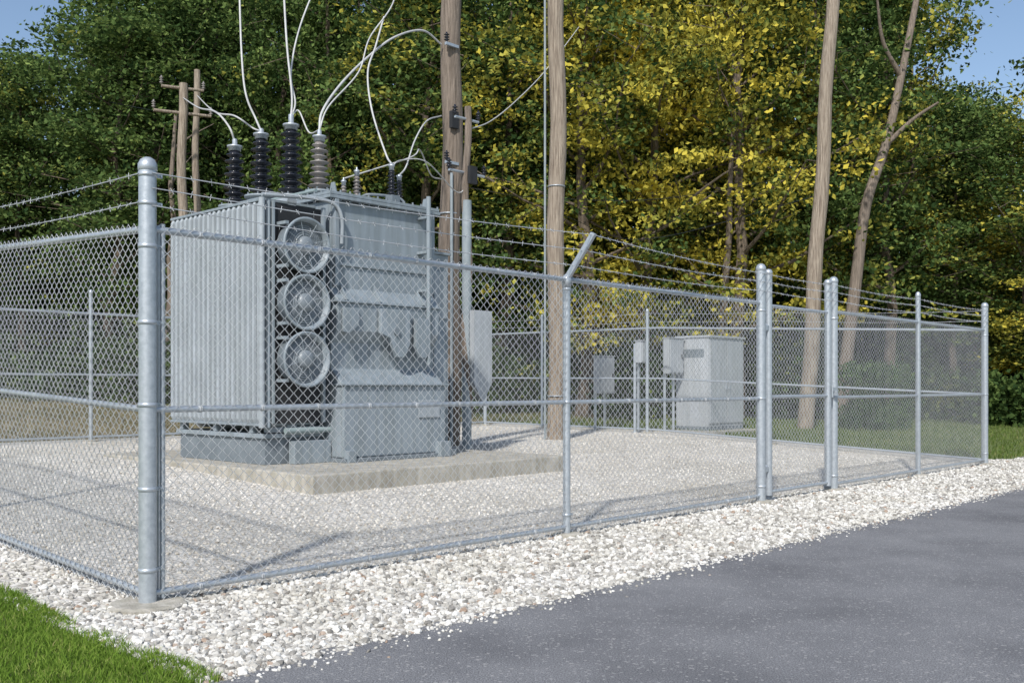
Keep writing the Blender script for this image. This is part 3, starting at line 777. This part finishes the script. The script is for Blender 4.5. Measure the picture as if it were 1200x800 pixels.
for z_,lst in zones.items():
    Vs=[];Fs=[];Ms=[];o=0
    for (k,x,y,z,rz,w,s) in lst:
        V,Fq,mi=TA[k]; c,sn=math.cos(rz),math.sin(rz)
        W=np.stack([(V[:,0]*c-V[:,1]*sn)*w+x,(V[:,0]*sn+V[:,1]*c)*w+y,V[:,2]*s+z],-1)
        Vs.append(W); Fs.append(Fq+o); Ms.append(mi); o+=len(V)
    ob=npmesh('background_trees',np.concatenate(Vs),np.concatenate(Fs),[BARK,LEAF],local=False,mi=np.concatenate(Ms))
    v=(.05,.42,.62,.4)[z_]; ob.color=(v,v,v,1)
a,b,_=PX(985,400,29); g=float(zg(b)); mb=MB()
pts=[PX(984,470,29),PX(992,420,29),PX(1003,330,29),PX(1015,240,29),PX(1038,170,29.2),PX(1056,90,29.4),PX(1072,10,29.6),PX(1085,-60,29.8)]
pts[0]=(pts[0][0],pts[0][1],g-.1)
mb.tube(spline(pts,4),[.21-.005*i for i in range(29)],POLE2,12,False)
mb.tube(spline([PX(1038,170,29.2),PX(1070,140,29),PX(1100,120,28.6)],4),[.08-.006*i for i in range(9)],POLE2,8,False)
mb.tube(spline([PX(1056,90,29.4),PX(1035,50,29),PX(1028,0,28.6)],4),[.08-.006*i for i in range(9)],POLE2,8,False)
mb.done('bare_tree_trunk',(a,b,g))
for (xb,xt,yt,d) in ((843,862,60,31.5),(196,205,130,31)):
    a,b,_=PX(xb,400,d); g=float(zg(b)); mb=MB(); P0=(a,b,g-.1); P1=PX(xt,yt,d)
    K=8; pts=[Vector(P0).lerp(Vector(P1),i/K)+Vector((random.uniform(-.08,.08),random.uniform(-.08,.08),0)) for i in range(K+1)]
    mb.tube(pts,[.15-.012*i for i in range(K+1)],POLE2,10,False)
    for i in (4,5,6,7):
        q=pts[i]; e=Vector((random.choice([-1,1])*random.uniform(.6,1.3),random.uniform(-.6,.3),random.uniform(.6,1.3)))
        mb.tube([q,q+e*.5+Vector((0,0,.05)),q+e],[.045,.03,.01],POLE2,6,False)
    mb.done('tree_trunk',(a,b,g))
def leafmass(name,blobs,lsize,mat,dens,boxy=False):
    Vs=[]; 
    for (x,y,z,rx,ry,rz) in blobs:
        n=int(dens*(rx*rz+rx*ry+ry*rz))
        u=rng.normal(0,1,(n,3)); u/=np.linalg.norm(u,axis=1)[:,None]
        if boxy: u=np.sign(u)*np.abs(u)**.45
        u*=(rng.random(n)**.22)[:,None]
        lump=1+(.05 if boxy else .18)*np.sin(u[:,0:1]*7+x)*np.sin(u[:,2:3]*6+y)+(.03 if boxy else .1)*np.sin(u[:,1:2]*13)
        Vs.append(u*lump*np.array([rx,ry,rz])+np.array([x,y,z]))
    P=np.concatenate(Vs); n=len(P)
    nrm=rng.normal(0,.8,(n,3)); nrm[:,2]+=.7; nrm/=np.linalg.norm(nrm,axis=1)[:,None]
    t=rng.normal(0,1,(n,3)); t-=nrm*(t*nrm).sum(1)[:,None]; t/=np.linalg.norm(t,axis=1)[:,None]
    s2=np.cross(nrm,t); sz=(lsize*rng.uniform(.6,1.35,n))[:,None]
    V=np.stack([P-t*sz*.5,P+s2*sz*.33,P+t*sz*.55,P-s2*sz*.33],1).reshape(-1,3)
    Fq=(np.arange(n)*4)[:,None]+np.array([[0,1,2,3]])
    return npmesh(name,V,Fq,[mat],local=False)
bl=[]
for px in range(-260,1470,40):
    d=random.uniform(30.5,33.5); x=(px-600)/F*d; a,b=W2L(x,d); g=float(zg(b)); h=random.uniform(.9,1.9)
    bl.append((x,d,g+h*.6,random.uniform(.9,1.5),random.uniform(.8,1.2),h))
o=leafmass('undergrowth',bl,.17,SHRUB,430); o.color=(.15,.15,.15,1)
bl=[]
for px in (1004,1026,1048):
    d=26.5; x=(px-600)/F*d; a,b=W2L(x,d); g=float(zg(b)); bl.append((x,d+(px-1022)*.01,g+.85,.5,.5,.95))
o=leafmass('hedge',bl,.09,HEDGE,1800,True); o.color=(0,0,0,1)
bl=[]
for px in range(-240,1450,52):
    d=random.uniform(37,41); x=(px-600)/F*d; a,b=W2L(x,d); g=float(zg(b)); h=random.uniform(2.4,3.6)
    bl.append((x,d,g+h*.7,random.uniform(1.6,2.4),1.4,h))
o=leafmass('shrubs',bl,.30,SHRUB,150); o.color=(.1,.1,.1,1)
bl=[]
for px in range(-400,1640,45):
    d=random.uniform(58,64); x=(px-600)/F*d; g=1.0
    if 1060<px<1280: h=6.5
    elif px<110: h=7.5
    else: h=random.uniform(9.5,12.5)
    bl.append((x,d,g+h*.75,random.uniform(3,4.2),2.4,h))
o=leafmass('distant_forest',bl,.6,SHRUB,50); o.color=(.2,.2,.2,1)

# ------------------------------------------------------------ light, world, camera
w=bpy.data.worlds.new('World'); S.world=w; w.use_nodes=True; nt=w.node_tree
bg=nt.nodes['Background']; sky=nt.nodes.new('ShaderNodeTexSky'); sky.sky_type='NISHITA'; sky.sun_disc=False
EL=math.radians(43); sd=Vector((-.27,-.96,0)).normalized()
sky.sun_elevation=EL; sky.sun_rotation=math.atan2(sd.x,sd.y)
nt.links.new(sky.outputs[0],bg.inputs[0]); bg.inputs[1].default_value=.15
sl=bpy.data.lights.new('sun','SUN'); sl.energy=4.1; sl.angle=math.radians(2.5); sl.color=(1,.965,.91)
so=bpy.data.objects.new('sun',sl); S.collection.objects.link(so)
dv=Vector((sd.x*math.cos(EL),sd.y*math.cos(EL),math.sin(EL)))
so.rotation_euler=dv.to_track_quat('Z','Y').to_euler(); so.location=(-20,-30,40)
cam=bpy.data.cameras.new('camera'); co=bpy.data.objects.new('camera',cam); S.collection.objects.link(co)
cam.sensor_width=36; cam.lens=36*F/1200; cam.shift_y=(HY-400)/1200; cam.clip_end=2000; cam.clip_start=.05
co.location=(0,0,HC); co.rotation_euler=(math.radians(90),0,0)
S.camera=co
S.view_settings.view_transform='Standard'; S.view_settings.look='None'; S.view_settings.exposure=0
